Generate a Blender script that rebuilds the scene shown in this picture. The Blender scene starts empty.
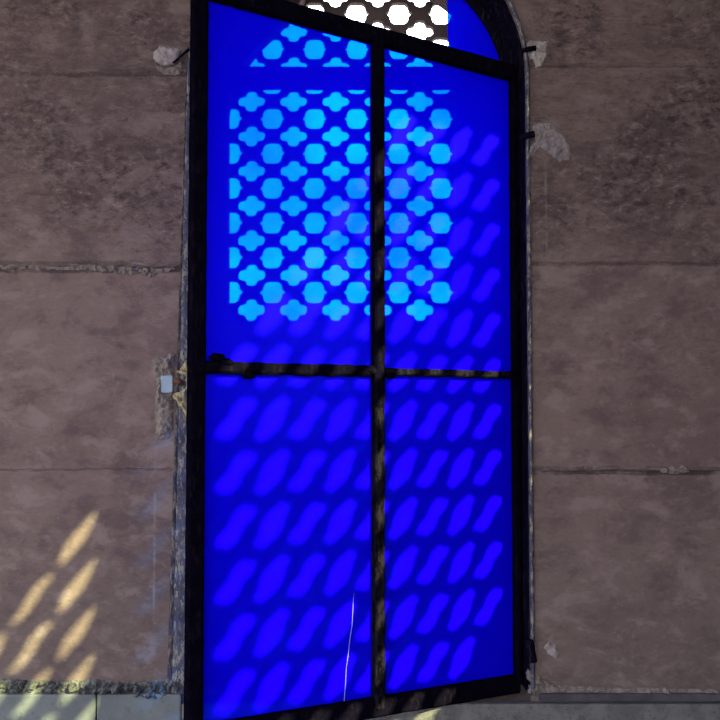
import bpy, bmesh, math, random
from mathutils import Vector, Matrix, noise

random.seed(7)
S = bpy.context.scene
COL = S.collection
PI = math.pi

# ------------------------------------------------------------------ camera
F = 780.0                      # focal length in pixels of the 720 frame
CAM = Vector((0.0, -2.0, 1.45))
TH = math.atan(33 / F)         # slight upward tilt
PY0 = 421.0                    # the frame is cut from the upper part of the lens picture
cd = bpy.data.cameras.new('camera')
cd.sensor_width = 36
cd.lens = F / 720 * 36
cd.clip_start = 0.02
cd.shift_y = (PY0 - 360) / 720
cam = bpy.data.objects.new('camera', cd)
COL.objects.link(cam)
cam.location = CAM
cam.rotation_euler = (PI / 2 + TH, 0, 0)
S.camera = cam


def ray(px, py):
    x, y = (px - 360) / F, (PY0 - py) / F
    c, s = math.cos(TH), math.sin(TH)
    return Vector((x, c - y * s, s + y * c))


def P(px, py, y=0.0):
    d = ray(px, py)
    return CAM + d * ((y - CAM.y) / d.y)


# ------------------------------------------------------------------ helpers
def tag(o, label=None, cat=None, group=None, kind=None):
    if label: o['label'] = label
    if cat: o['category'] = cat
    if group: o['group'] = group
    if kind: o['kind'] = kind
    return o


def empty(name, loc, rz=0.0):
    o = bpy.data.objects.new(name, None)
    COL.objects.link(o)
    o.location = loc
    o.rotation_euler = (0, 0, rz)
    o.empty_display_size = 0.05
    return o


def link(name, me, mat, parent=None, smooth=False):
    o = bpy.data.objects.new(name, me)
    COL.objects.link(o)
    me.materials.clear()
    me.materials.append(mat)
    if parent: o.parent = parent
    if smooth:
        for p in me.polygons: p.use_smooth = True
    return o


def link_bm(name, bm, mat, parent=None, smooth=False):
    me = bpy.data.meshes.new(name)
    bmesh.ops.recalc_face_normals(bm, faces=bm.faces)
    bm.to_mesh(me); bm.free()
    return link(name, me, mat, parent, smooth)


def box(bm, x0, x1, y0, y1, z0, z1):
    v = [bm.verts.new(c) for c in ((x0, y0, z0), (x1, y0, z0), (x1, y1, z0), (x0, y1, z0),
                                   (x0, y0, z1), (x1, y0, z1), (x1, y1, z1), (x0, y1, z1))]
    for f in ((0, 3, 2, 1), (4, 5, 6, 7), (0, 1, 5, 4), (1, 2, 6, 5), (2, 3, 7, 6), (3, 0, 4, 7)):
        bm.faces.new([v[i] for i in f])


def plate(loops, th, bevel=0.0):
    """2D polygons (first is the outline, the rest holes) -> mesh lying in local XY, thickness th along Z, centred."""
    cu = bpy.data.curves.new('tmp', 'CURVE')
    cu.dimensions = '2D'; cu.fill_mode = 'BOTH'
    cu.extrude = th / 2 - bevel
    cu.bevel_depth = bevel; cu.bevel_resolution = 1; cu.offset = -bevel
    for lp in loops:
        sp = cu.splines.new('POLY')
        sp.points.add(len(lp) - 1)
        for p, c in zip(sp.points, lp): p.co = (c[0], c[1], 0, 1)
        sp.use_cyclic_u = True
    ob = bpy.data.objects.new('tmp', cu)
    COL.objects.link(ob)
    dg = bpy.context.evaluated_depsgraph_get()
    me = bpy.data.meshes.new_from_object(ob.evaluated_get(dg))
    bpy.data.objects.remove(ob); bpy.data.curves.remove(cu)
    return me


def into(bm, me, M):
    n0 = len(bm.verts)
    bm.from_mesh(me)
    bm.verts.ensure_lookup_table()
    bmesh.ops.transform(bm, matrix=M, verts=bm.verts[n0:])
    bpy.data.meshes.remove(me)


def M_front(y):   # plate XY -> world XZ at depth y
    return Matrix(((1, 0, 0, 0), (0, 0, -1, y), (0, 1, 0, 0), (0, 0, 0, 1)))


def M_side(x):    # plate (s, z) -> world (x, -s, z)
    return Matrix(((0, 0, 1, x), (-1, 0, 0, 0), (0, 1, 0, 0), (0, 0, 0, 1)))


def rough_bar(a, b, w, d, seed=0, amp=0.0012, step=0.012, freq=40, ends=True):
    """Hand-forged flat bar between local points a,b in the XZ plane (w across, d along Y), slightly uneven."""
    a, b = Vector(a), Vector(b)
    L = (b - a).length
    t = (b - a) / L
    n = Vector((-t.z, 0, t.x))
    ny = Vector((0, 1, 0))
    c = min(w, d) * 0.18
    prof = [(-w/2 + c, -d/2), (0, -d/2), (w/2 - c, -d/2), (w/2, -d/2 + c), (w/2, 0), (w/2, d/2 - c), (w/2 - c, d/2), (0, d/2),
            (-w/2 + c, d/2), (-w/2, d/2 - c), (-w/2, 0), (-w/2, -d/2 + c)]
    N = max(2, int(L / step))
    bm = bmesh.new()
    rings = []
    for i in range(N + 1):
        p = a + t * (L * i / N)
        r = []
        for u, v in prof:
            q = p + n * u + ny * v
            h = noise.noise(q * freq + Vector((seed * 7.1, 0, 0))) * amp
            h2 = noise.noise(q * freq * 3 + Vector((0, seed * 3.3, 0))) * amp * 0.5
            o = (n * u / (w / 2) + ny * v / (d / 2)).normalized()
            r.append(bm.verts.new(q + o * (h + h2)))
        rings.append(r)
    m = len(prof)
    for i in range(N):
        for j in range(m):
            bm.faces.new((rings[i][j], rings[i][(j + 1) % m], rings[i + 1][(j + 1) % m], rings[i + 1][j]))
    bm.faces.new(rings[0][::-1]); bm.faces.new(rings[-1])
    return bm


def tube(pts, r, seg=8, seed=0, amp=0.0):
    bm = bmesh.new()
    rings = []
    for i, p in enumerate(pts):
        p = Vector(p)
        t = (Vector(pts[min(i + 1, len(pts) - 1)]) - Vector(pts[max(i - 1, 0)])).normalized()
        up = Vector((0, 1, 0)) if abs(t.y) < 0.9 else Vector((1, 0, 0))
        a = t.cross(up).normalized(); b = t.cross(a)
        rr = r[i] if isinstance(r, (list, tuple)) else r
        rings.append([bm.verts.new(p + (a * math.cos(k * 2 * PI / seg) + b * math.sin(k * 2 * PI / seg)) *
                      (rr + amp * noise.noise(p * 60 + Vector((k, seed, 0))))) for k in range(seg)])
    for i in range(len(pts) - 1):
        for k in range(seg):
            bm.faces.new((rings[i][k], rings[i][(k + 1) % seg], rings[i + 1][(k + 1) % seg], rings[i + 1][k]))
    bm.faces.new(rings[0][::-1]); bm.faces.new(rings[-1])
    return bm


def inside(p, poly):
    r = False
    j = len(poly) - 1
    for i in range(len(poly)):
        (x0, y0), (x1, y1) = poly[i], poly[j]
        if (y0 > p[1]) != (y1 > p[1]) and p[0] < (x1 - x0) * (p[1] - y0) / (y1 - y0) + x0: r = not r
        j = i
    return r


def edge_dist(p, poly):
    best = 1e9
    for i in range(len(poly)):
        a = Vector(poly[i]); b = Vector(poly[i - 1]); q = Vector(p)
        ab = b - a
        t = max(0, min(1, (q - a).dot(ab) / max(ab.length_squared, 1e-12)))
        best = min(best, (a + ab * t - q).length)
    return best


def lump(px_poly, y, h, seed, rough=0.5, res=0.0035, edge=0.012, freq=55, hole=None):
    """Irregular lump of mortar on the wall face: outline traced in pixels on plane y, thickness h towards the room."""
    poly = [(P(a, b, y).x, P(a, b, y).z) for a, b in px_poly]
    hp = [(P(a, b, y).x, P(a, b, y).z) for a, b in hole] if hole else None
    xs = [p[0] for p in poly]; zs = [p[1] for p in poly]
    x0, x1, z0, z1 = min(xs), max(xs), min(zs), max(zs)
    nx = max(3, int((x1 - x0) / res)); nz = max(3, int((z1 - z0) / res))
    bm = bmesh.new()
    g = {}
    for i in range(nx + 1):
        for k in range(nz + 1):
            x = x0 + (x1 - x0) * i / nx; z = z0 + (z1 - z0) * k / nz
            w = Vector((x, seed * 1.7, z))
            xx = x + 0.004 * noise.noise(w * 90); zz = z + 0.004 * noise.noise(w * 90 + Vector((5, 5, 5)))
            ins = inside((xx, zz), poly)
            if hp and inside((x, z), hp): ins = False
            if not ins: continue
            e = min(1.0, edge_dist((xx, zz), poly) / edge)
            if hp: e = min(e, min(1.0, 0.35 + edge_dist((x, z), hp) / edge))
            hh = h * (e ** 0.6) * (1 - rough * 0.5 + rough * noise.fractal(w * freq, 1.0, 2.0, 4))
            g[i, k] = (x, z, max(0.0006, hh))
    fv = {}; bv = {}
    cells = [(i, k) for i in range(nx) for k in range(nz) if all(q in g for q in ((i, k), (i + 1, k), (i + 1, k + 1), (i, k + 1)))]
    cs = set(cells)

    def F_(q):
        if q not in fv: fv[q] = bm.verts.new((g[q][0], y - g[q][2], g[q][1]))
        return fv[q]

    def B_(q):
        if q not in bv: bv[q] = bm.verts.new((g[q][0], y + 0.006, g[q][1]))
        return bv[q]
    for i, k in cells:
        q = [(i, k), (i + 1, k), (i + 1, k + 1), (i, k + 1)]
        bm.faces.new([F_(c) for c in q])
        bm.faces.new([B_(c) for c in q[::-1]])
        for (di, dk), (a, b) in (((0, -1), (0, 1)), ((1, 0), (1, 2)), ((0, 1), (2, 3)), ((-1, 0), (3, 0))):
            if (i + di, k + dk) not in cs:
                bm.faces.new((F_(q[b]), F_(q[a]), B_(q[a]), B_(q[b])))
    return bm


# ------------------------------------------------------------------ materials
class NT:
    def __init__(s, name):
        s.m = bpy.data.materials.new(name); s.m.use_nodes = True
        s.t = s.m.node_tree; s.t.nodes.clear()
        s.out = s.t.nodes.new('ShaderNodeOutputMaterial')
        s.pos = None

    def n(s, typ, ins=None, **kw):
        nd = s.t.nodes.new(typ)
        for k, v in kw.items(): setattr(nd, k, v)
        for k, v in (ins or {}).items(): s.put(nd.inputs[k], v)
        return nd

    def put(s, sock, v):
        if hasattr(v, 'is_output') or isinstance(v, bpy.types.NodeSocket): s.t.links.new(v, sock)
        else: sock.default_value = v

    def P(s):
        if s.pos is None: s.pos = s.n('ShaderNodeNewGeometry').outputs['Position']
        return s.pos

    def math(s, op, a, b=0.0, c=0.0, clamp=False):
        nd = s.n('ShaderNodeMath', operation=op, use_clamp=clamp)
        for i, v in enumerate((a, b, c)): s.put(nd.inputs[i], v)
        return nd.outputs[0]

    def noise(s, scale, detail=4, rough=0.55, vec=None, stretch=None, dist=0.0):
        v = vec or s.P()
        if stretch:
            v = s.n('ShaderNodeVectorMath', {0: v, 1: stretch}, operation='MULTIPLY').outputs[0]
        return s.n('ShaderNodeTexNoise', {'Vector': v, 'Scale': scale, 'Detail': detail, 'Roughness': rough, 'Distortion': dist}).outputs['Fac']

    def step(s, v, a, b):
        return s.n('ShaderNodeMapRange', {'Value': v, 'From Min': a, 'From Max': b, 'To Min': 0.0, 'To Max': 1.0}, interpolation_type='SMOOTHSTEP').outputs[0]

    def mix(s, f, a, b):
        nd = s.n('ShaderNodeMix', data_type='RGBA')
        s.put(nd.inputs['Factor'], f); s.put(nd.inputs[6], a); s.put(nd.inputs[7], b)
        return nd.outputs[2]

    def bump(s, h, strength=0.5, dist=0.01):
        return s.n('ShaderNodeBump', {'Height': h, 'Strength': strength, 'Distance': dist}).outputs[0]

    def bsdf(s, col, rough=0.9, normal=None, metal=0.0, spec=0.3):
        b = s.n('ShaderNodeBsdfPrincipled', {'Base Color': col, 'Roughness': rough, 'Metallic': metal, 'Specular IOR Level': spec})
        if normal is not None: s.put(b.inputs['Normal'], normal)
        s.t.links.new(b.outputs[0], s.out.inputs[0])
        return s.m


def rgb(r, g, b): return (r, g, b, 1.0)


def zpx(py, y=0.0): return P(360, py, y).z
def xpx(px, py=400, y=0.0): return P(px, py, y).x


WALL_MUL = (.55, .50, .545)
STONE_MUL = 0.56


def wall_material():
    k = NT('weathered_plaster_stone')
    sep = k.n('ShaderNodeSeparateXYZ', {0: k.P()})
    X, Z = sep.outputs[0], sep.outputs[2]
    big = k.noise(2.2, 5, 0.6)
    mid = k.noise(9.0, 6, 0.68, stretch=(0.8, 1, 1.5))
    fine = k.noise(60.0, 5, 0.7, stretch=(0.6, 1, 1.2))
    grain = k.noise(240.0, 3, 0.6)
    c = k.mix(k.step(big, 0.32, 0.66), rgb(.150, .113, .106), rgb(.205, .160, .146))
    c = k.mix(k.math('MULTIPLY', k.step(mid, 0.50, 0.64), 0.55), c, rgb(.092, .066, .068))
    # upper courses are coarser and more scuffed than the lower ones
    up = k.step(Z, zpx(300), zpx(180))
    sc = k.noise(26.0, 7, 0.75, stretch=(0.55, 1, 1.5), dist=0.6)
    c = k.mix(k.math('MULTIPLY', k.math('MULTIPLY', k.step(sc, 0.57, 0.66), up), 0.5), c, rgb(.30, .25, .23))
    c = k.mix(k.math('MULTIPLY', k.math('MULTIPLY', k.step(sc, 0.44, 0.36), up), 0.5), c, rgb(.075, .055, .060))
    pit = k.noise(70.0, 3, 0.6, stretch=(0.9, 1, 1))
    c = k.mix(k.math('MULTIPLY', k.step(pit, 0.69, 0.74), 0.55), c, rgb(.32, .28, .25))
    c = k.mix(k.math('MULTIPLY', k.step(pit, 0.30, 0.26), 0.6), c, rgb(.05, .038, .04))
    low = k.step(Z, zpx(430), zpx(680))
    c = k.mix(k.math('MULTIPLY', low, 0.5), c, rgb(.142, .122, .108))
    # joints between the stone courses
    wob = k.math('MULTIPLY', k.math('SUBTRACT', k.noise(14.0, 6, 0.7), 0.5), 0.020)
    wob2 = k.math('MULTIPLY', k.math('SUBTRACT', k.noise(55.0, 4, 0.7), 0.5), 0.012)
    zz = k.math('ADD', k.math('ADD', Z, wob), wob2)
    total_d = None; hsum = None
    brk = k.noise(7.0, 4, 0.6)
    for py, side, wid, amt in ((74, -1, .0040, .55), (269.5, -1, .0060, .9), (470, -1, .0016, .25), (472.5, 1, .0042, .9), (264, 1, .0028, .5), (66, 1, .0022, .35), (203, 1, .0015, .2)):
        d = k.math('ABSOLUTE', k.math('SUBTRACT', zz, zpx(py)))
        m = k.step(d, wid * 1.7, wid * 0.5)
        s = k.step(X, 0.0, 0.02 * side)
        m = k.math('MULTIPLY', k.math('MULTIPLY', m, s), k.math('MULTIPLY', amt, k.step(brk, 0.30, 0.5)))
        total_d = m if total_d is None else k.math('MAXIMUM', total_d, m)
        # pale crumbly lip just above the joint
        d2 = k.math('ABSOLUTE', k.math('SUBTRACT', zz, zpx(py) + wid * 2.2))
        m2 = k.math('MULTIPLY', k.math('MULTIPLY', k.step(d2, wid * 2.2, 0.0), s), k.math('MULTIPLY', amt, k.step(sc, 0.44, 0.56)))
        hsum = m2 if hsum is None else k.math('MAXIMUM', hsum, m2)
    c = k.mix(k.math('MULTIPLY', hsum, 0.6), c, rgb(.33, .28, .26))
    c = k.mix(k.math('MULTIPLY', total_d, 0.85), c, rgb(.03, .022, .024))
    # thin pale drip lines beside the window
    for px, z0, z1 in ((156, 390, 640), (548, 150, 300)):
        d = k.math('ABSOLUTE', k.math('SUBTRACT', k.math('ADD', X, k.math('MULTIPLY', wob2, 0.3)), xpx(px)))
        m = k.math('MULTIPLY', k.step(d, .0045, .001), k.math('MULTIPLY', k.step(Z, zpx(z1), zpx(z1 - 60)), k.step(Z, zpx(z0 - 5), zpx(z0 + 25))))
        c = k.mix(k.math('MULTIPLY', m, k.step(mid, 0.4, 0.55)), c, rgb(.22, .20, .19))
    c = k.mix(k.math('MULTIPLY', k.math('SUBTRACT', grain, 0.35), 0.35), c, rgb(.06, .05, .05))
    # blotchy weathering, stronger in some areas than in others
    area = k.math('ADD', 0.25, k.math('MULTIPLY', k.step(k.noise(3.1, 3, 0.5), 0.40, 0.62), 0.75))
    area = k.math('MULTIPLY', area, k.math('ADD', 0.30, k.math('MULTIPLY', up, 0.9)))
    b1 = k.noise(42.0, 9, 0.76, stretch=(0.75, 1, 1.15), dist=0.4)
    b2 = k.noise(11.0, 7, 0.68, stretch=(0.8, 1, 1.2), dist=0.3)
    c = k.mix(k.math('MULTIPLY', k.step(b1, 0.50, 0.38), k.math('MULTIPLY', area, 0.95)), c, rgb(.070, .048, .056))
    c = k.mix(k.math('MULTIPLY', k.step(b1, 0.52, 0.66), k.math('MULTIPLY', area, 0.85)), c, rgb(.36, .30, .285))
    c = k.mix(k.math('MULTIPLY', k.step(b2, 0.50, 0.64), 0.50), c, rgb(.28, .24, .225))
    c = k.mix(k.math('MULTIPLY', k.step(b2, 0.47, 0.35), 0.55), c, rgb(.095, .070, .078))
    spk = k.noise(120.0, 2, 0.5)
    c = k.mix(k.math('MULTIPLY', k.step(spk, 0.70, 0.75), 0.5), c, rgb(.36, .33, .31))
    c = k.mix(k.math('MULTIPLY', k.step(spk, 0.27, 0.23), 0.6), c, rgb(.04, .03, .035))
    mul = k.n('ShaderNodeMix', data_type='RGBA', blend_type='MULTIPLY')
    k.put(mul.inputs['Factor'], 1.0); k.put(mul.inputs[6], c); k.put(mul.inputs[7], rgb(*WALL_MUL)); c = mul.outputs[2]
    h = k.math('ADD', k.math('MULTIPLY', fine, 0.35), k.math('MULTIPLY', k.math('MULTIPLY', sc, k.math('ADD', k.math('MULTIPLY', up, 0.9), 0.15)), 1.2))
    h = k.math('ADD', h, k.math('MULTIPLY', grain, 0.12))
    h = k.math('ADD', h, k.math('MULTIPLY', k.math('MULTIPLY', b1, area), 1.3))
    h = k.math('SUBTRACT', h, k.math('MULTIPLY', total_d, 1.2))
    h = k.math('ADD', h, k.math('MULTIPLY', hsum, 0.8))
    return k.bsdf(c, 0.92, k.bump(h, 0.8, 0.014), spec=0.2)


def simple_stone(name, c0, c1, scale=12, bump=0.4, c2=None, rough=0.9, dist=0.008):
    k = NT(name)
    c0, c1, c2 = [c and rgb(*[v * STONE_MUL for v in c[:3]]) for c in (c0, c1, c2)]
    a = k.noise(scale, 6, 0.65)
    b = k.noise(scale * 7, 5, 0.7)
    c = k.mix(k.step(a, 0.35, 0.65), c0, c1)
    if c2: c = k.mix(k.step(b, 0.55, 0.66), c, c2)
    h = k.math('ADD', a, k.math('MULTIPLY', b, 0.6))
    return k.bsdf(c, rough, k.bump(h, bump, dist), spec=0.25)


def iron(name, c0, c1, flake, amount, rough=0.6, stretch=(1, 1, 0.35)):
    k = NT(name)
    a = k.noise(30, 5, 0.7)
    b = k.noise(95, 6, 0.75, stretch=stretch)
    g = k.noise(9, 3, 0.5)
    c = k.mix(k.step(a, 0.35, 0.65), c0, c1)
    lim = k.math('ADD', k.math('MULTIPLY', k.math('SUBTRACT', 0.5, g), 0.35), 1.0 - amount)
    f = k.step(k.math('SUBTRACT', b, k.math('MULTIPLY', lim, 0.62)), 0.0, 0.05)
    c = k.mix(f, c, flake)
    h = k.math('ADD', k.math('MULTIPLY', a, 0.5), k.math('MULTIPLY', f, 0.5))
    return k.bsdf(c, rough, k.bump(h, 0.5, 0.004), spec=0.0)


GLASS_T = (.0, .14, .95)     # what one face lets through
GLASS_D = (.006, .0, 1.0)
GLASS_CLEAR = 0.28


def glass_material():
    k = NT('dusty_blue_glass')
    tint = tuple(v for v in GLASS_T)
    tr = k.n('ShaderNodeBsdfTransparent', {'Color': rgb(*[v ** 0.5 for v in tint])})
    df = k.n('ShaderNodeBsdfDiffuse', {'Color': rgb(*GLASS_D)})
    tl = k.n('ShaderNodeBsdfTranslucent', {'Color': rgb(*GLASS_D)})
    dusty = k.noise(6, 3, 0.5)
    scat = k.n('ShaderNodeMixShader', {0: 0.42, 1: df.outputs[0], 2: tl.outputs[0]})
    fac = k.math('ADD', 1 - math.sqrt(GLASS_CLEAR) - 0.01, k.math('MULTIPLY', dusty, 0.02))
    body = k.n('ShaderNodeMixShader', {0: fac, 1: tr.outputs[0], 2: scat.outputs[0]})
    gl = k.n('ShaderNodeBsdfGlossy', {'Color': rgb(.02, .02, .5), 'Roughness': 0.25})
    fin = k.n('ShaderNodeMixShader', {0: 0.03, 1: body.outputs[0], 2: gl.outputs[0]})
    k.t.links.new(fin.outputs[0], k.out.inputs[0])
    return k.m


M_wall = wall_material()
M_glass = glass_material()
M_lattice = simple_stone('carved_lattice_stone', rgb(.10, .075, .075), rgb(.14, .105, .10), 14, 0.4)
M_side = simple_stone('side_wall_plaster', rgb(.18, .16, .15), rgb(.22, .19, .17), 5, 0.4)
M_floor = simple_stone('floor_flagstone', rgb(.22, .20, .18), rgb(.32, .29, .26), 3, 0.3)
M_ceil = simple_stone('ceiling_plaster', rgb(.35, .32, .30), rgb(.42, .39, .36), 3, 0.3)
M_dado = simple_stone('grey_marble_slab', rgb(.108, .122, .142), rgb(.150, .168, .190), 7, 0.25, rgb(.095, .105, .12), 0.7)
M_dado_r = simple_stone('grey_sill_stone', rgb(.095, .094, .105), rgb(.16, .157, .165), 14, 0.6, rgb(.07, .068, .078), 0.85)
M_mortar = simple_stone('crumbling_grey_mortar', rgb(.06, .06, .066), rgb(.24, .25, .26), 42, 0.9, rgb(.30, .31, .32), 0.95, 0.012)
M_patch = simple_stone('pale_repair_plaster', rgb(.30, .26, .28), rgb(.42, .38, .40), 25, 0.6, rgb(.24, .20, .22), 0.95)
M_patch_b = simple_stone('brown_repair_plaster', rgb(.175, .145, .142), rgb(.27, .23, .22), 30, 0.8, rgb(.12, .095, .095), 0.95)
M_patch_c = simple_stone('mauve_repair_plaster', rgb(.22, .185, .215), rgb(.31, .27, .30), 30, 0.8, rgb(.17, .14, .165), 0.95)
M_shade_band = simple_stone('ledge_shadow_band', rgb(.050, .044, .066), rgb(.085, .075, .10), 22, 0.6)  # dark tone of a shadow band, given as colour
M_sunlit_crumb = simple_stone('sunlit_crumbly_plaster', rgb(.42, .36, .19), rgb(.58, .52, .32), 60, 1.0, rgb(.22, .18, .10), 0.95)  # yellow sunlight on the crumb is put into its colour
M_chip = simple_stone('pale_blue_paint', rgb(.27, .36, .50), rgb(.33, .42, .55), 18, 0.2)
M_rust = simple_stone('rusty_iron', rgb(.10, .045, .025), rgb(.22, .09, .05), 60, 0.9, rgb(.05, .03, .025))
M_leaf = iron('black_painted_iron', rgb(.001, .0009, .003), rgb(.002, .0016, .005), rgb(.004, .003, .006), 0.14, 0.75)
M_mull = iron('flaking_black_iron', rgb(.001, .0009, .002), rgb(.0025, .002, .004), rgb(.006, .005, .009), 0.26, 0.8)
M_frame = iron('dark_frame_iron', rgb(.002, .0018, .005), rgb(.004, .003, .009), rgb(.015, .012, .018), 0.12, 0.75)
M_bead = iron('peeling_grey_paint', rgb(.030, .030, .048), rgb(.060, .060, .088), rgb(.15, .14, .125), 0.17, 0.7)
M_frame2 = iron('worn_grey_bead', rgb(.018, .017, .026), rgb(.034, .032, .044), rgb(.09, .08, .085), 0.2, 0.8)
M_white = simple_stone('white_scratch', rgb(.40, .40, .75), rgb(.50, .50, .85), 30, 0.1)
M_far = simple_stone('sunlit_sandstone', rgb(.62, .52, .36), rgb(.80, .70, .50), 5, 0.8, rgb(.5, .40, .26))

# ------------------------------------------------------------------ the walls
# window opening: straight jambs with a round arch
XL, XR = xpx(188, 400), xpx(528, 400)
ZS = zpx(76)                     # spring line of the arch
XC = (XL + XR) / 2; RA = (XR - XL) / 2
ZB = zpx(703)                    # window sill
ZF, ZC = 0.0, 3.6


def arch_loop(xl, xr, zb, zs, n=40, off=0.0):
    xc = (xl + xr) / 2; r = (xr - xl) / 2 + off
    lp = [(xc - r, zb - off), (xc + r, zb - off)]
    lp += [(xc + r * math.cos(PI * i / n), zs + r * math.sin(PI * i / n)) for i in range(n + 1)]
    return lp


YB0, YB1 = 0.30, 0.35            # back panel of the niche
YL = 0.353                       # front of the lattice plate
bm = bmesh.new()
X0, X1 = -3.2, 1.5
into(bm, plate([[(X0, ZF), (X1, ZF), (X1, ZC), (X0, ZC)], arch_loop(XL, XR, ZB, ZS)], 0.30), M_front(0.15))


def q(px, py, y=YB0):
    p = P(px, py, y); return (p.x, p.z)


lat_open = [q(227, 322), q(456, 322), q(456, 60), q(452, -20), q(420, -70), q(380, -95), q(345, -75), q(318, -35), q(300, 2), q(279, 24),
            q(258, 44), q(240, 68), q(230, 92), q(227, 110)]
into(bm, plate([[(X0, ZF), (X1, ZF), (X1, ZC), (X0, ZC)], lat_open], YB1 - YB0), M_front((YB0 + YB1) / 2 + 0.0005))
wall = link_bm('wall_back', bm, M_wall)
tag(wall, kind='structure')

# second, side wall with its own carved window; it is where the sun comes in
SUN_K, SUN_C = 0.90, 0.80        # sideways run per run towards the wall, drop per sideways run
XW = 1.3
qa = [(13, 0), (12.6, 2.5), (11, 4.6), (8.5, 5.2), (6.2, 5.6), (5.2, 7), (4.6, 9), (3, 10.2), (0, 10.7)]
qb = [(12.8, 0), (10.8, 1.6), (9.2, 3), (9, 5.5), (7.6, 8.6), (5.2, 10.4), (0, 10.7)]


def full(quarter):
    a = list(quarter)
    b = [(-x, y) for x, y in reversed(a[:-1])]
    c = [(-x, -y) for x, y in a[1:]]
    d = [(x, -y) for x, y in reversed(a[1:-1])]
    return a + b + c + d


QA, QB = full(qa), full(qb)
loops = [[(-0.0, ZF), (5.0, ZF), (5.0, ZC), (-0.0, ZC)]]
PS, PZ = 0.246, 0.120
for j in range(-2, 34):
    for i in range(-1, 14):
        s = 0.93 + (i + 0.5 * (j % 2)) * PS
        z = 1.42 + j * PZ / 2
        top = 3.24 - max(0.0, s - 1.4) * 0.38 - 0.10 * (s < 1.25)
        if not (1.02 < s < 2.95 and 1.60 - 0.06 * (s > 2.1) + 0.12 * (s < 1.2) < z < top): continue
        shp = QA if j % 2 else QB
        if s < 2.11:
            loops.append([(s + x / 42.3 * PS * 1.10, z + y / 35.0 * PZ * 1.22) for x, y in shp])
        else:                      # unseen second panel, added; holes slanted to steepen the sun streaks on the wall
            s += 0.105
            loops.append([(s + x / 42.3 * PS * 1.12, z + y / 35.0 * PZ * 1.08 - 0.30 * x / 42.3 * PS) for x, y in shp])
bm = bmesh.new()
into(bm, plate(loops, 0.03), Matrix(((0, 0, 1, XW + 0.015), (-1, 0, 0, 0), (0, 1, 0, 0), (0, 0, 0, 1))))
tag(link_bm('wall_right', bm, M_side), kind='structure')

bm = bmesh.new(); box(bm, X0, X1, -5.0, 0.44, -0.1, 0.0)
tag(link_bm('floor', bm, M_floor), kind='structure')
bm = bmesh.new(); box(bm, X0, X1, -5.0, 0.44, ZC, ZC + 0.1)
tag(link_bm('ceiling', bm, M_ceil), kind='structure')

# ------------------------------------------------------------------ carved stone lattice
sc_l = (YL - CAM.y) / F / math.cos(TH)
zlat0 = P(360, 340, YL).z
hole_loops = []
for j in range(-6, 7):
    for i in range(-2, 7):
        for shp, bx, by in ((QA, 251.3, 101.7), (QB, 272.2, 118.9)):
            px, py = bx + 42.2 * i, by + 34.8 * j
            if not (224 < px < 462 and -90 < py < 330): continue
            # the opening's curved shoulder leaves no holes outside it
            c = P(px, py, YL)
            cp = P(px, py, YB0)
            if not inside((cp.x, cp.z), lat_open):
                if not (px < 232 and 100 < py < 275): continue
            e = edge_dist((cp.x, cp.z), lat_open)
            if e < 0.022 and py < 95: continue
            jx = random.uniform(-.3, .3)
            hole_loops.append([(c.x + (x * 1.06 + jx) * sc_l, c.z + (y * 1.06 + 0.8) * sc_l) for x, y in shp])
outer = [q(210, 345, YL), q(474, 345, YL), q(474, -120, YL), q(210, -120, YL)]
bm = bmesh.new()
into(bm, plate([outer] + hole_loops, 0.016), M_front(YB1 + 0.0005 + 0.0085))
lat = link_bm('lattice_screen', bm, M_lattice)
tag(lat, 'carved stone lattice screen of quatrefoil holes behind the blue glass', 'lattice screen')

# ------------------------------------------------------------------ fixed arched frame
FY0, FY1 = 0.125, 0.155
froot = empty('arched_frame', (XC, FY0, ZB))
tag(froot, 'dark iron arched frame fixed in the stone opening around the casement', 'window frame')


def local(o, root):
    o.parent = root
    o.matrix_parent_inverse = Matrix()
    for v in o.data.vertices: v.co -= Vector(root.location)
    return o


e1 = 0.003
bm = bmesh.new()
lp_o = arch_loop(XL, XR, ZB, ZS, 48, -e1)
lp_i = arch_loop(XL, XR, ZB, ZS, 48, -0.026)
into(bm, plate([lp_o, lp_i], FY1 - FY0, 0.002), M_front((FY0 + FY1) / 2))
local(link_bm('arch_ring', bm, M_frame), froot)
bm = rough_bar((XL + e1, 0, zpx(75.8, FY0)), (XR - e1, 0, zpx(75.8, FY0)), zpx(65, FY0) - zpx(86.5, FY0), 0.022, 3)
for v in bm.verts: v.co.y += 0.140
local(link_bm('spring_bar', bm, M_frame), froot)


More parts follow.
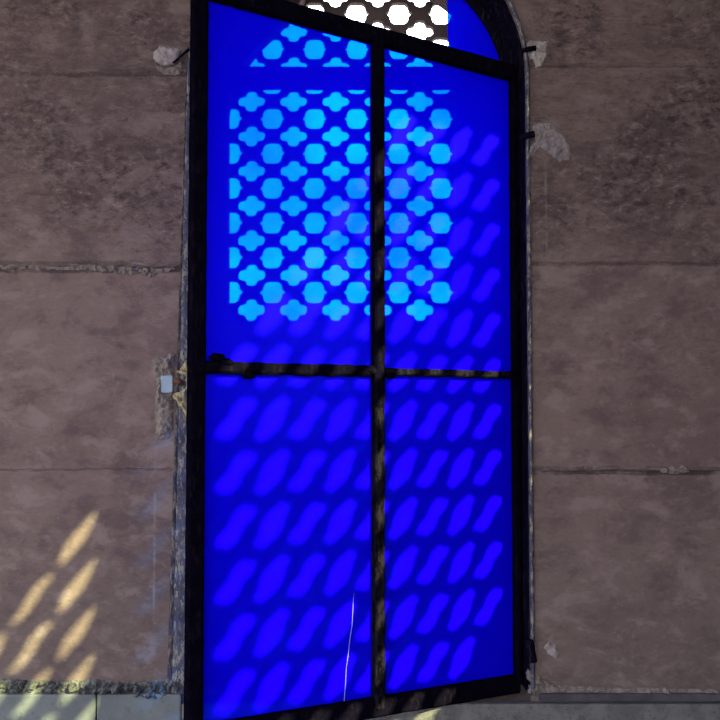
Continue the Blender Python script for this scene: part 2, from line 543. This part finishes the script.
def arch_band(o0, o1, y0, y1, name, mat, amp, seed, jag=0.0):
    """band running up the left jamb, over the arch and down the right one, on the wall face"""
    path = []
    n = 90
    zb = ZB + 0.02
    for i in range(n): path.append((Vector((-1, 0)), Vector((XC - RA, zb + (ZS - zb) * i / n))))
    for i in range(60):
        a = PI - PI * i / 59
        dr = Vector((math.cos(a), math.sin(a)))
        path.append((dr, Vector((XC, ZS)) + dr * RA))
    for i in range(1, n + 1): path.append((Vector((1, 0)), Vector((XC + RA, ZS - (ZS - zb) * i / n))))
    bm = bmesh.new()
    rings = []
    prof = [(o0, y1), (o0, y0), ((o0 + o1) / 2, y0 - 0.0015), (o1, y0), (o1, y1)]
    for dr, p in path:
        r = []
        for kx, (o, y) in enumerate(prof):
            w = Vector((p.x * 45 + kx, seed, p.y * 45))
            oo = o + amp * noise.noise(w) + (jag * noise.noise(w * 3.1) if kx in (3, 4) else 0)
            if o > 0: oo *= 0.3 if dr.x > 0.2 else (0.35 if dr.y > 0.05 else 0.35 + 1.0 * (ZS - p.y) / (ZS - ZB))
            c = p + dr * oo
            r.append(bm.verts.new((c.x, y + (amp * 0.7 * noise.noise(w * 1.7) if 0 < kx < 4 else 0), c.y)))
        rings.append(r)
    for i in range(len(rings) - 1):
        for j in range(len(prof)):
            bm.faces.new((rings[i][j], rings[i][(j + 1) % 5], rings[i + 1][(j + 1) % 5], rings[i + 1][j]))
    bm.faces.new(rings[0]); bm.faces.new(rings[-1][::-1])
    return link_bm(name, bm, mat)


local(arch_band(-0.0035, 0.0, 0.003, FY0 + 0.002, 'jamb_lining', M_frame, 0.0004, 9), froot)
o = arch_band(0.001, 0.024, -0.010, 0.004, 'frame_flange', M_bead, 0.0008, 2, 0.001)
local(o, froot); tag(o, 'grey flange with peeling paint')
o = arch_band(0.0255, 0.034, -0.007, 0.004, 'plaster_bead', M_frame2, 0.0007, 5, 0.001)
local(o, froot)

# iron lugs that pin the frame to the stone
for a, b, r in (((173, 63), (189, 49), .0032), ((521, 51), (536, 48), .006), ((519, 138), (534, 134), .009), ((529, 640), (533, 662), .011)):
    p0, p1 = P(*a, -0.012), P(*b, -0.012)
    pts = [p0.lerp(p1, i / 4) for i in range(5)]
    local(link_bm('fixing_lug', tube(pts, r, 8, 1, 0.002), M_frame, smooth=True), froot)
pts = [P(181, 384, -0.020), P(178, 381, -0.024), P(174, 380, -0.022)]
o = local(link_bm('fixing_lug', tube(pts, [.008, .0085, .006], 8, 4, 0.004), M_rust, smooth=True), froot)
tag(o, 'rusty lug end')

# remnant of glazing left in the arch, cut straight on its left edge
YG = 0.138
lp = []
rg = RA - 0.024
gx0 = P(447, 20, YG).x
zb = zpx(66, FY0)
a0 = math.asin(max(-1, (zb - ZS) / rg)); a1 = math.acos((gx0 - XC) / rg)
lp = [(gx0 + 0.004, zb)] + [(XC + rg * math.cos(a0 + (a1 - a0) * i / 20), ZS + rg * math.sin(a0 + (a1 - a0) * i / 20)) for i in range(21)]
lp[-1] = (gx0, lp[-1][1])
bm = bmesh.new()
into(bm, plate([lp], 0.004), M_front(YG))
g = local(link_bm('glass_pane', bm, M_glass), froot)
tag(g, 'remaining blue pane in the right of the arch')

# ------------------------------------------------------------------ swung-open casement
LP = P(193.5, 454, -0.32); RP = P(517.5, 454, 0.075)
dx, dy = RP.x - LP.x, RP.y - LP.y
W = math.hypot(dx, dy); ang = math.atan2(dy, dx)
ux = Vector((dx / W, dy / W, 0)); nrm = Vector((-dy / W, dx / W, 0))


def leaf(px, py):
    d = ray(px, py)
    t = (RP - CAM).dot(nrm) / d.dot(nrm)
    p = CAM + d * t
    return ((p - RP).dot(ux), p.z)


for nm, pts in (('top', ((300, 3), (300, 21), (372, 27), (372, 41), (500, 63), (510, 82))), ('bot', ((385, 695), (500, 677), (385, 716), (515, 690))),
                ('trans', ((215, 367), (290, 370), (440, 374), (505, 375))), ('mull', ((378, 60), (378, 300), (376, 500), (375, 700))), ('left', ((190, 100), (208, 100), (184, 700), (202, 690))),
                ('right', ((510, 100), (510, 670)))):
    print(nm, [tuple(round(v, 3) for v in leaf(*p)) for p in pts])
zt = (leaf(372, 34)[1] + leaf(500, 72)[1]) / 2
zb_ = (leaf(385, 706)[1] + leaf(505, 684)[1]) / 2
wt = 0.042
root = empty('casement', (RP.x, RP.y, zb_), ang)
tag(root, 'tall black iron casement with four blue panes standing ajar in the arch', 'casement window')


def lf(name, bm, mat, smooth=False):
    for v in bm.verts: v.co.z -= zb_
    return link_bm(name, bm, mat, root, smooth)


D = 0.030
xm = leaf(377, 360)[0]
xls = leaf(196, 400)[0]
xrs = -0.008
lf('stile', rough_bar((xls, 0, zb_), (xls, 0, zt), 0.036, D, 11), M_leaf)
lf('stile', rough_bar((xrs, 0, zb_), (xrs, 0, zt), 0.018, D, 12), M_leaf)
lf('rail', rough_bar((xls, 0, zt), (xrs, 0, zt), wt, D, 13), M_leaf)
lf('rail', rough_bar((xls, 0, zb_), (xrs, 0, zb_), 0.046, D, 14), M_leaf)
zj = leaf(376, 408)[1]
lf('mullion', rough_bar((xm, -0.002, zj), (xm, -0.002, zt), 0.028, D + 0.006, 25, 0.0012), M_leaf)
o = lf('mullion', rough_bar((xm, -0.002, zb_), (xm, -0.002, zj), 0.026, D + 0.006, 15, 0.0018), M_mull)
tag(o, 'lower mullion with flaking paint')
tl, tr_ = leaf(212, 368), leaf(508, 375)
zm = (leaf(370, 371)[1])
o = lf('transom_bar', rough_bar((xls, 0.001, tl[1]), (xm, 0.001, zm), 0.026, D, 16, 0.003), M_leaf)
o = lf('transom_bar', rough_bar((xm, 0.001, zm), (xrs, 0.001, tr_[1]), 0.017, D, 17, 0.0016), M_mull)
tag(o, 'thinner transom bar with scuffed paint')
# welds where the bars meet
for px, py, r in ((216, 358, .012), (226, 363, .010), (372, 372, .011), (388, 376, .010), (507, 374, .009), (247, 376, .010), (196, 352, .010)):
    x, z = leaf(px, py)
    bmw = bmesh.new()
    bmesh.ops.create_icosphere(bmw, subdivisions=3, radius=r)
    for v in bmw.verts:
        v.co *= 1 + 0.3 * noise.noise(v.co * 130 + Vector((px, 0, 0)))
        v.co.x *= 1.5; v.co.z *= 0.8
        v.co += Vector((x, -0.010, z))
    lf('weld', bmw, M_leaf, True)


def pane(x0, x1, z00, z01, z10, z11):
    """bottom z at x0/x1 then top z at x0/x1"""
    bm = bmesh.new()
    y0, y1 = 0.004, 0.008
    c = [(x0, z00), (x1, z01), (x1, z11), (x0, z10)]
    f = [bm.verts.new((x, y0, z)) for x, z in c]; b = [bm.verts.new((x, y1, z)) for x, z in c]
    bm.faces.new(f); bm.faces.new(b[::-1])
    for i in range(4): bm.faces.new((f[i], b[i], b[(i + 1) % 4], f[(i + 1) % 4]))
    return lf('glass_pane', bm, M_glass)


e = 0.004
pane(xls + .014, xm - .009, tl[1] + e, zm + e, zt - .012, zt - .012)
pane(xm + .009, xrs - .005, zm + e, tr_[1] + e, zt - .012, zt - .012)
pl = pane(xls + .014, xm - .009, zb_ + .014, zb_ + .014, tl[1] - e, zm - e)
pane(xm + .009, xrs - .005, zb_ + .014, zb_ + .014, zm - e, tr_[1] - e)
# hairline crack in the lower left pane
pts = []
for px, py in ((354.5, 594), (353.5, 612), (352.8, 626), (350.5, 640), (349, 655), (347, 668), (346.3, 684), (345, 700), (344.2, 716)):
    x, z = leaf(px, py); pts.append((x, 0.0038, z))
o = lf('crack', tube(pts, [.0002, .0005, .0006, .0005, .0006, .0002, .0004, .0005, .0004], 6), M_white)
o.parent = pl; tag(o, 'white hairline crack')

# ------------------------------------------------------------------ sills, dado and mortar
zt_l, zt_r = zpx(692), zpx(701)
bm = bmesh.new(); box(bm, X0, xpx(98.2, 700), -0.022, 0.0, 0.0, zt_l)
tag(link_bm('baseboard_left', bm, M_dado), kind='structure')
bm = bmesh.new(); box(bm, xpx(99.2, 700), XL - 0.006, -0.020, 0.0, 0.0, zt_l)
tag(link_bm('baseboard_left', bm, M_dado), kind='structure')
bm = bmesh.new(); box(bm, XL - 0.004, XW, -0.024, 0.0, 0.0, zt_r)
tag(link_bm('baseboard_right', bm, M_dado_r), kind='structure')
for o in (bpy.data.objects['baseboard_left'], bpy.data.objects['baseboard_left.001'], bpy.data.objects['baseboard_right']):
    md = o.modifiers.new('bevel', 'BEVEL'); md.width = 0.004; md.segments = 2
bm = lump([(-60, 676), (20, 679), (60, 681), (95, 679), (130, 682), (160, 680), (182, 676), (184, 700), (168, 698), (150, 703), (128, 695), (100, 698), (70, 692), (40, 695), (0, 693), (-60, 694)],
          0.0, 0.030, 3, rough=1.2, res=0.0028, edge=0.018, freq=60)
o = link_bm('trim_1', bm, M_mortar); tag(o, kind='structure')
bm = lump([(528, 684), (560, 685), (600, 687), (650, 687), (690, 688), (740, 690), (740, 697), (690, 695), (640, 695), (600, 694), (560, 693), (528, 694)],
          0.0, 0.012, 8, rough=1.0, res=0.0028, edge=0.012, freq=60)
o = link_bm('trim_2', bm, M_patch_b); tag(o, kind='structure')
bm = bmesh.new(); box(bm, XR + 0.02, XW, -0.012, 0.0, zt_r + 0.0005, zpx(692.5))  # added dark strip, stands in for the shadow band above the slab
o = link_bm('trim_shadow_band', bm, M_shade_band); tag(o, kind='structure')
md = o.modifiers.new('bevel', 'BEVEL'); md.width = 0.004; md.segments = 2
# broken lips along the course joints
bm = lump([(0 - 40, 267), (30, 264), (60, 267), (95, 264), (120, 266), (142, 268), (158, 268), (176, 267), (176, 270), (158, 274), (150, 279), (142, 275), (118, 275), (95, 271), (60, 270), (-40, 270)],
          0.0, 0.011, 21, rough=1.3, res=0.0025, edge=0.008, freq=70)
tag(link_bm('trim_3', bm, M_patch_b), kind='structure')
bm = lump([(655, 470), (664, 467), (672, 466), (678, 467), (682, 464), (688, 469), (690, 472), (676, 475), (662, 473)],
          0.0, 0.012, 23, rough=1.2, res=0.0022, edge=0.008, freq=80)
tag(link_bm('trim_4', bm, M_patch_b), kind='structure')

# ------------------------------------------------------------------ repair plaster around the pins
o = link_bm('plaster_patch', lump([(153, 52), (160, 47), (174, 48), (181, 51), (180, 57), (178, 63), (172, 67), (160, 66), (154, 60)], 0.0, 0.018, 31, 0.4, 0.0022, 0.010, 35), M_patch)
tag(o, 'pale mauve plaster block at the upper left edge of the window frame', 'plaster patch')
o = link_bm('plaster_patch', lump([(154, 60), (160, 67), (172, 68), (178, 63), (181, 56), (182, 62), (182, 74), (176, 76), (164, 75), (156, 69)], 0.0, 0.010, 33, 0.8, 0.0022, 0.008, 50), M_patch_b)
tag(o, 'low brown plaster smear just under the pale mauve block', 'plaster patch')
o = link_bm('plaster_patch', lump([(524, 44), (531, 40), (540, 41), (549, 41), (546, 48), (547, 58), (541, 66), (536, 68), (532, 60), (525, 56)], 0.0, 0.008, 35, 0.8, 0.0022, 0.006, 60,
                hole=[(527, 48), (534, 46), (535, 51), (527, 52)]), M_patch)
tag(o, 'ragged white plaster patch around the dark pin beside the arch spring', 'plaster patch')
o = link_bm('plaster_patch', lump([(531, 126), (540, 122), (552, 123), (558, 131), (566, 139), (571, 150), (569, 160), (560, 162), (550, 156), (540, 148), (530, 160), (525, 156), (528, 146), (535, 142)],
                0.0, 0.014, 37, 0.9, 0.0025, 0.014, 45), M_patch_c)
tag(o, 'large rounded plaster mound by the right jamb below the arch spring', 'plaster patch')
o = link_bm('plaster_patch', lump([(152, 360), (158, 356), (166, 357), (170, 353), (176, 353), (175, 362), (174.5, 372), (174, 400), (173.5, 420), (173, 430), (168, 440), (156, 440), (155, 400), (157, 386), (153, 372)],
                0.0, 0.016, 41, 0.8, 0.0025, 0.012, 40, hole=[(162, 377), (173, 376), (173, 391), (162, 392)]), M_patch_b)
tag(o, 'brown plaster patch with a square hole by the left frame at mid height', 'plaster patch')
bm = bmesh.new()
p0, p1 = P(161, 393, 0), P(173.5, 375, 0)
box(bm, p0.x, p1.x, -0.006, 0.004, p0.z, p1.z)
bmesh.ops.bevel(bm, geom=bm.edges[:], offset=0.002, segments=1, affect='EDGES')
o = link_bm('paint_chip', bm, M_chip); tag(o, 'pale blue square chip inside the hole of the brown plaster patch', 'chip')
o = link_bm('plaster_crumb', lump([(176, 372), (183, 364), (189, 356), (191, 372), (191, 398), (190, 426), (186, 418), (181, 408), (176, 402), (172, 396), (178, 392), (186, 388), (186, 377), (180, 374)],
                -0.020, 0.018, 43, 0.9, 0.0022, 0.010, 70), M_sunlit_crumb)
tag(o, 'crumbly plaster wedge in a sunlit yellow colour packed against the left frame', 'plaster patch')
o = link_bm('plaster_chip', lump([(543, 647), (548, 641), (554, 644), (560, 654), (556, 659), (548, 655)], 0.0, 0.012, 51, 0.9, 0.002, 0.007, 60), M_patch)
tag(o, 'small pale plaster chip low on the wall right of the casement', 'plaster patch')
o = link_bm('plaster_chip', lump([(527, 668), (534, 671), (542, 678), (556, 686), (546, 688), (532, 685), (526, 678)], 0.0, 0.014, 53, 0.9, 0.002, 0.008, 60), M_patch_b)
tag(o, 'brown plaster crumb in the corner of wall and right-hand ledge', 'plaster patch')

# ------------------------------------------------------------------ light
sd = bpy.data.lights.new('sun', 'SUN')
sd.energy = 34.0; sd.angle = math.radians(0.42); sd.color = (1.0, 0.98, 0.42)
so = bpy.data.objects.new('sun', sd); COL.objects.link(so)
so.location = (3.5, -3.0, 4.0)
dirv = Vector((-1.0, 1.0 / SUN_K, -SUN_C)).normalized()
so.rotation_euler = dirv.to_track_quat('-Z', 'Y').to_euler()

w = bpy.data.worlds.new('sky'); S.world = w; w.use_nodes = True
t = w.node_tree; t.nodes.clear()
out = t.nodes.new('ShaderNodeOutputWorld'); bg = t.nodes.new('ShaderNodeBackground')
tc = t.nodes.new('ShaderNodeTexCoord'); sp = t.nodes.new('ShaderNodeSeparateXYZ')
t.links.new(tc.outputs['Generated'], sp.inputs[0])
rp = t.nodes.new('ShaderNodeValToRGB')
rp.color_ramp.elements[0].position = 0.46; rp.color_ramp.elements[0].color = (.36, .32, .28, 1)
rp.color_ramp.elements[1].position = 0.52; rp.color_ramp.elements[1].color = (.97, .95, .97, 1)
e2 = rp.color_ramp.elements.new(1.0); e2.color = (.62, .80, 1.0, 1)
mr = t.nodes.new('ShaderNodeMapRange')
mr.inputs['From Min'].default_value = -1; mr.inputs['From Max'].default_value = 1
t.links.new(sp.outputs[2], mr.inputs['Value']); t.links.new(mr.outputs[0], rp.inputs[0])
t.links.new(rp.outputs[0], bg.inputs[0])
ms = t.nodes.new('ShaderNodeMapRange'); ms.interpolation_type = 'SMOOTHSTEP'
ms.inputs['From Min'].default_value = 0.1; ms.inputs['From Max'].default_value = 0.9
ms.inputs['To Min'].default_value = 6.3; ms.inputs['To Max'].default_value = 13.0
t.links.new(sp.outputs[1], ms.inputs['Value'])
cl = t.nodes.new('ShaderNodeTexNoise'); cl.inputs['Scale'].default_value = 7.0; cl.inputs['Detail'].default_value = 3.0
t.links.new(tc.outputs['Generated'], cl.inputs['Vector'])
cm = t.nodes.new('ShaderNodeMapRange')
cm.inputs['From Min'].default_value = 0.35; cm.inputs['From Max'].default_value = 0.65
cm.inputs['To Min'].default_value = 0.55; cm.inputs['To Max'].default_value = 1.25
t.links.new(cl.outputs['Fac'], cm.inputs['Value'])
mm = t.nodes.new('ShaderNodeMath'); mm.operation = 'MULTIPLY'
t.links.new(ms.outputs[0], mm.inputs[0]); t.links.new(cm.outputs[0], mm.inputs[1]); t.links.new(mm.outputs[0], bg.inputs[1])
t.links.new(bg.outputs[0], out.inputs[0])

# ------------------------------------------------------------------ view
S.view_settings.view_transform = 'Standard'
S.view_settings.look = 'None'
S.view_settings.gamma = 1.0
S.view_settings.exposure = 0.0
S.view_settings.use_curve_mapping = False
S.cycles.use_denoising = True
S.cycles.transparent_max_bounces = 24
S.cycles.max_bounces = 8
